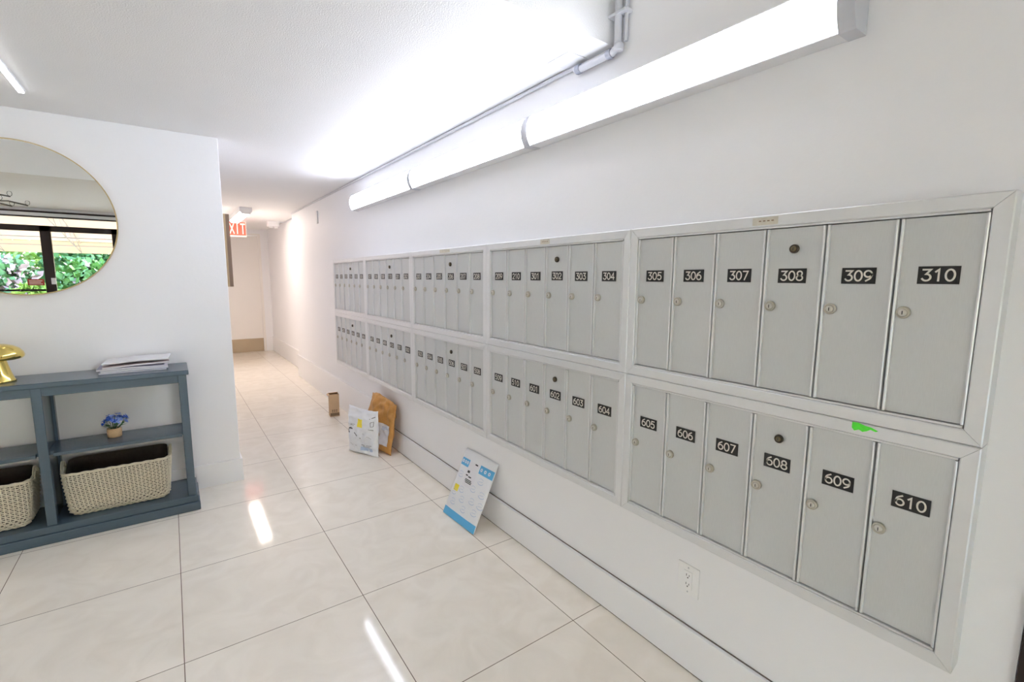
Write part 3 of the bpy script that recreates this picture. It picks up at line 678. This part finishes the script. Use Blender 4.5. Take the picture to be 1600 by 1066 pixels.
# ------------------------------------------------------------------ parcels on the floor
class Pouch:
    def __init__(s, w, h, t, seed, crumple, fray=0., topdip=None, pinch=.5):
        s.w, s.h, s.t, s.seed, s.cr, s.fr, s.td, s.p = w, h, t, seed, crumple, fray, topdip, pinch
    def P(s, u, v, side, eps=0.):
        x = (u-.5)*s.w; z = v*s.h
        if s.td: z = v*(s.h+s.td(u))
        ed = (max(0., 4*u*(1-u))**s.p)*(max(0., 4*v*(1-v))**(s.p*.7)) if 0 < u < 1 and 0 < v < 1 else 0
        nz = noise.noise(Vector((x*9+s.seed, z*9, side*2.)))*s.cr + noise.noise(Vector((x*24+s.seed, z*17, side*5.)))*s.cr*.5
        rid = -abs(noise.noise(Vector((x*13+s.seed*3, z*13, side*3.))))*s.cr*1.1
        y = side*(s.t*.5*ed + (nz+rid)*min(1, ed*1.6)) + side*eps
        e2 = noise.noise(Vector((x*20, z*20, s.seed)))*s.fr
        return Vector((x+(e2 if u in (0, 1) else 0), y + noise.noise(Vector((x*7, z*7, s.seed+9)))*s.fr*.8, max(0., z+(e2 if v == 1 else 0))))
    def mesh(s, nu=34, nv=44):
        mb = MB(); vs = []
        for sd in (-1, 1):
            for j in range(nv+1):
                for i in range(nu+1): vs.append(s.P(i/nu, j/nv, sd, .0006))
        k = (nu+1); N = k*(nv+1); fs = []
        for sd in (0, 1):
            for j in range(nv):
                for i in range(nu):
                    a = sd*N+j*k+i; fs.append((a, a+1, a+k+1, a+k))
        for i in range(nu): fs += [(i, i+1, N+i+1, N+i), (nv*k+i, nv*k+i+1, N+nv*k+i+1, N+nv*k+i)]
        for j in range(nv): fs += [(j*k, (j+1)*k, N+(j+1)*k, N+j*k), (j*k+nu, (j+1)*k+nu, N+(j+1)*k+nu, N+j*k+nu)]
        return mb.add(vs, fs, 0, True)
    def patch(s, mb, u0, u1, v0, v1, mi=0, eps=.0016, n=8):
        vs = [s.P(u0+(u1-u0)*i/n, v0+(v1-v0)*j/n, -1, eps) for j in range(n+1) for i in range(n+1)]
        mb.add(vs, [(j*(n+1)+i, j*(n+1)+i+1, (j+1)*(n+1)+i+1, (j+1)*(n+1)+i) for j in range(n) for i in range(n)], mi, True)
    def line(s, mb, pts, wd, mi=0, eps=.0022):
        """ribbon following the front face through (u,v) points, wd in metres"""
        P = [Vector(((p[0]-.5)*s.w, p[1]*s.h)) for p in pts]; vs = []
        for i in range(len(P)):
            t = (P[min(i+1, len(P)-1)]-P[max(i-1, 0)]).normalized(); nn = Vector((-t.y, t.x))*wd/2
            for q in (P[i]+nn, P[i]-nn): vs.append(s.P(q.x/s.w+.5, q.y/s.h, -1, eps))
        mb.add(vs, [(2*i, 2*i+1, 2*i+3, 2*i+2) for i in range(len(P)-1)], mi)
def frame_matrix(a, b_, up):
    X = (Vector(b_)-Vector(a)).normalized(); Zv = Vector(up).normalized(); Y = Zv.cross(X).normalized(); Zv = X.cross(Y).normalized()
    o = (Vector(a)+Vector(b_))/2
    return Matrix(((X.x, Y.x, Zv.x, o.x), (X.y, Y.y, Zv.y, o.y), (X.z, Y.z, Zv.z, o.z), (0, 0, 0, 1)))
def ell(cu, cv, ru, rv, a0, a1, n=10): return [(cu+ru*math.cos(math.radians(a0+(a1-a0)*i/n)), cv+rv*math.sin(math.radians(a0+(a1-a0)*i/n))) for i in range(n+1)]

# white poly bag
mx_ = frame_matrix((-.345, 3.955, .0), (-.212, 3.650, .0), (.008, .02, .40))
r = empty('poly_mailer_bag', (0, 0, 0), 'crumpled white plastic mailing bag leaning on the brown paper bag', 'bag', matrix=mx_)
pc = Pouch(.345, .385, .085, 3.1, .020, .004, topdip=lambda u: .030*(1-u)**2+.018*u**3-.018)
pc.mesh().build('film', 'poly_white', r)
pk = MB()
for a in ((.05, .62, .30, .64), (.06, .60, .26, .605), (.10, .19, .40, .20), (.5, .22, .85, .24), (.55, .19, .80, .20)): pc.line(pk, [(a[0], a[1]), ((a[0]+a[2])/2, a[1]+.002), (a[2], a[3])], .003, 0)
pc.line(pk, ell(.11, .47, .08, .045, 60, 265, 10), .010); pc.line(pk, [(.10, .525), (.22, .53)], .009)
pc.line(pk, [(.30, .47), (.42, .42), (.50, .36)], .007); pc.line(pk, [(.55, .48), (.72, .44), (.85, .40)], .002)
pc.line(pk, [(.80, .83), (.78, .60), (.93, .60)], .005); pc.line(pk, [(.80, .83), (.95, .88)], .005); pc.line(pk, [(.84, .76), (.92, .78), (.92, .68), (.84, .67), (.84, .76)], .004)
pk.build('printed_marks', 'ink', r, label='black printed lines and curve')
ye = MB(); pc.patch(ye, .42, .58, .62, .80, n=6); ye.build('round_sticker', 'yellow', r)
pb = MB(); pc.patch(pb, .50, .85, .10, .18, n=5); pb.build('address_print', 'ink_pale', r)
# brown paper bag
mx_ = frame_matrix((-.165, 4.06, .0), (-.110, 3.625, .0), (.075, -.03, .45))
r = empty('kraft_mailer', (0, 0, 0), 'crumpled brown paper mailing bag with white label leaning on the wall', 'bag', matrix=mx_)
pb_ = Pouch(.43, .455, .11, 8.3, .025, .012, topdip=lambda u: .008-.045*abs(u-.25)*1.2)
pb_.mesh().build('paper', 'kraft', r)
lb = MB(); pb_.patch(lb, .62, .94, .16, .56, n=14, eps=.004); lb.build('label', 'label', r, label='white address label')
tx = MB()
for v_, a, c_ in ((.50, .72, .84), (.475, .72, .88), (.45, .70, .80)): pb_.line(tx, [(a, v_), ((a+c_)/2, v_), (c_, v_)], .006, eps=.0056)
tx.build('printed_lines', 'ink_pale', r)
# blue and white padded mailer
mx_ = frame_matrix((-.199, 2.531, .0), (-.184, 2.191, .0), (.180, -.0, .375))
r = empty('padded_mailer', (0, 0, 0), 'white padded mailer with sky blue bands leaning on the baseboard', 'package', matrix=mx_)
pp = Pouch(.345, .418, .022, 5.5, .0025, .001, pinch=.35)
pp.mesh(24, 30).build('envelope', 'poly_clear', r)
bd = MB(); pp.patch(bd, .005, .995, .005, .115, n=14, eps=.0014); bd.build('blue_band', 'sky_blue', r, label='sky blue band along the bottom')
bd = MB(); pp.patch(bd, .02, .27, .755, .865, n=6, eps=.0014); bd.build('blue_band', 'sky_blue', r, label='short sky blue band at upper left')
bd = MB(); pp.patch(bd, .60, .99, .755, .875, n=8, eps=.0014); bd.build('blue_band', 'sky_blue', r, label='sky blue band at upper right')
lb = MB(); pp.patch(lb, .28, .58, .50, .86, n=8, eps=.0018); lb.build('label', 'label', r, label='white shipping label')
tx = MB()
for v_, a, c_, w_ in ((.845, .45, .53, .008), (.71, .31, .38, .014), (.655, .30, .36, .007), (.645, .38, .46, .007), (.60, .32, .50, .005), (.58, .32, .52, .005), (.56, .34, .52, .005)):
    pp.line(tx, [(a, v_), ((a+c_)/2, v_), (c_, v_)], w_, eps=.0026)
tx.build('label_print', 'ink', r)
sk = MB()
for cu, cv in ((.15, .62), (.75, .66), (.32, .43), (.62, .52), (.88, .50), (.42, .31), (.70, .36), (.20, .22), (.55, .20), (.84, .24), (.93, .36), (.13, .35)):
    pp.line(sk, ell(cu, cv, .075, .035, 190, 350), .003); pp.line(sk, ell(cu, cv+.02, .06, .03, 20, 160), .002); pp.line(sk, [(cu-.05, cv), (cu+.05, cv+.012)], .002)
sk.build('line_drawings', 'ink_pale', r, label='pale blue line drawings')
dt = MB()
for cu in (.07, .15, .22, .66, .77, .88): pp.line(dt, ell(cu, .815, .022, .018, 0, 360), .006, eps=.002)
dt.build('band_icons', 'label', r)
ys = MB(); pp.patch(ys, .09, .22, .375, .47, n=4, eps=.002); ys.build('sticker', 'yellow', r)
# small cardboard box
r = empty('cardboard_box', (-.165, 5.08, 0), 'small upright open cardboard box standing near the baseboard', 'box')
r.rotation_euler = (0, 0, math.radians(-6))
w, dp, h, t = .047, .045, .238, .003
bx = MB().box((-w, -dp, 0), (w, -dp+t, h)).box((-w, dp-t, 0), (w, dp, h)).box((-w, -dp+t, 0), (-w+t, dp-t, h)).box((w-t, -dp+t, 0), (w, dp-t, h)).box((-w+t, -dp+t, 0), (w-t, dp-t, t))
bx.build('carton', 'card', r)
fl_ = MB(); fl_.add([(-w, -dp, h), (-w, dp, h), (-w-.018, dp, h-.012), (-w-.018, -dp, h-.012), (-w+.002, -dp, h+.002), (-w+.002, dp, h+.002), (-w-.017, dp, h-.009), (-w-.017, -dp, h-.009)], [(0, 1, 2, 3), (4, 5, 6, 7), (0, 1, 5, 4), (2, 3, 7, 6), (0, 3, 7, 4), (1, 2, 6, 5)])
fl_.add([(-w, dp, h), (w, dp, h), (w, dp-.03, h+.006), (-w, dp-.03, h+.006), (-w, dp, h+.003), (w, dp, h+.003), (w, dp-.03, h+.009), (-w, dp-.03, h+.009)], [(0, 1, 2, 3), (4, 5, 6, 7), (0, 1, 5, 4), (2, 3, 7, 6), (0, 3, 7, 4), (1, 2, 6, 5)])
fl_.build('flap', 'card', r)
pr_ = MB()
for q in range(3): pr_.box((-.028+q*.020, -dp-.0005, .062), (-.014+q*.020, -dp, .074)); pr_.box((-.028+q*.020, -dp-.0005, .047), (-.016+q*.020, -dp, .057))
pr_.box((-w+.002, -dp-.0006, .008), (w-.002, -dp-.0001, .040)).build('printed_marks', 'card_dark', r)
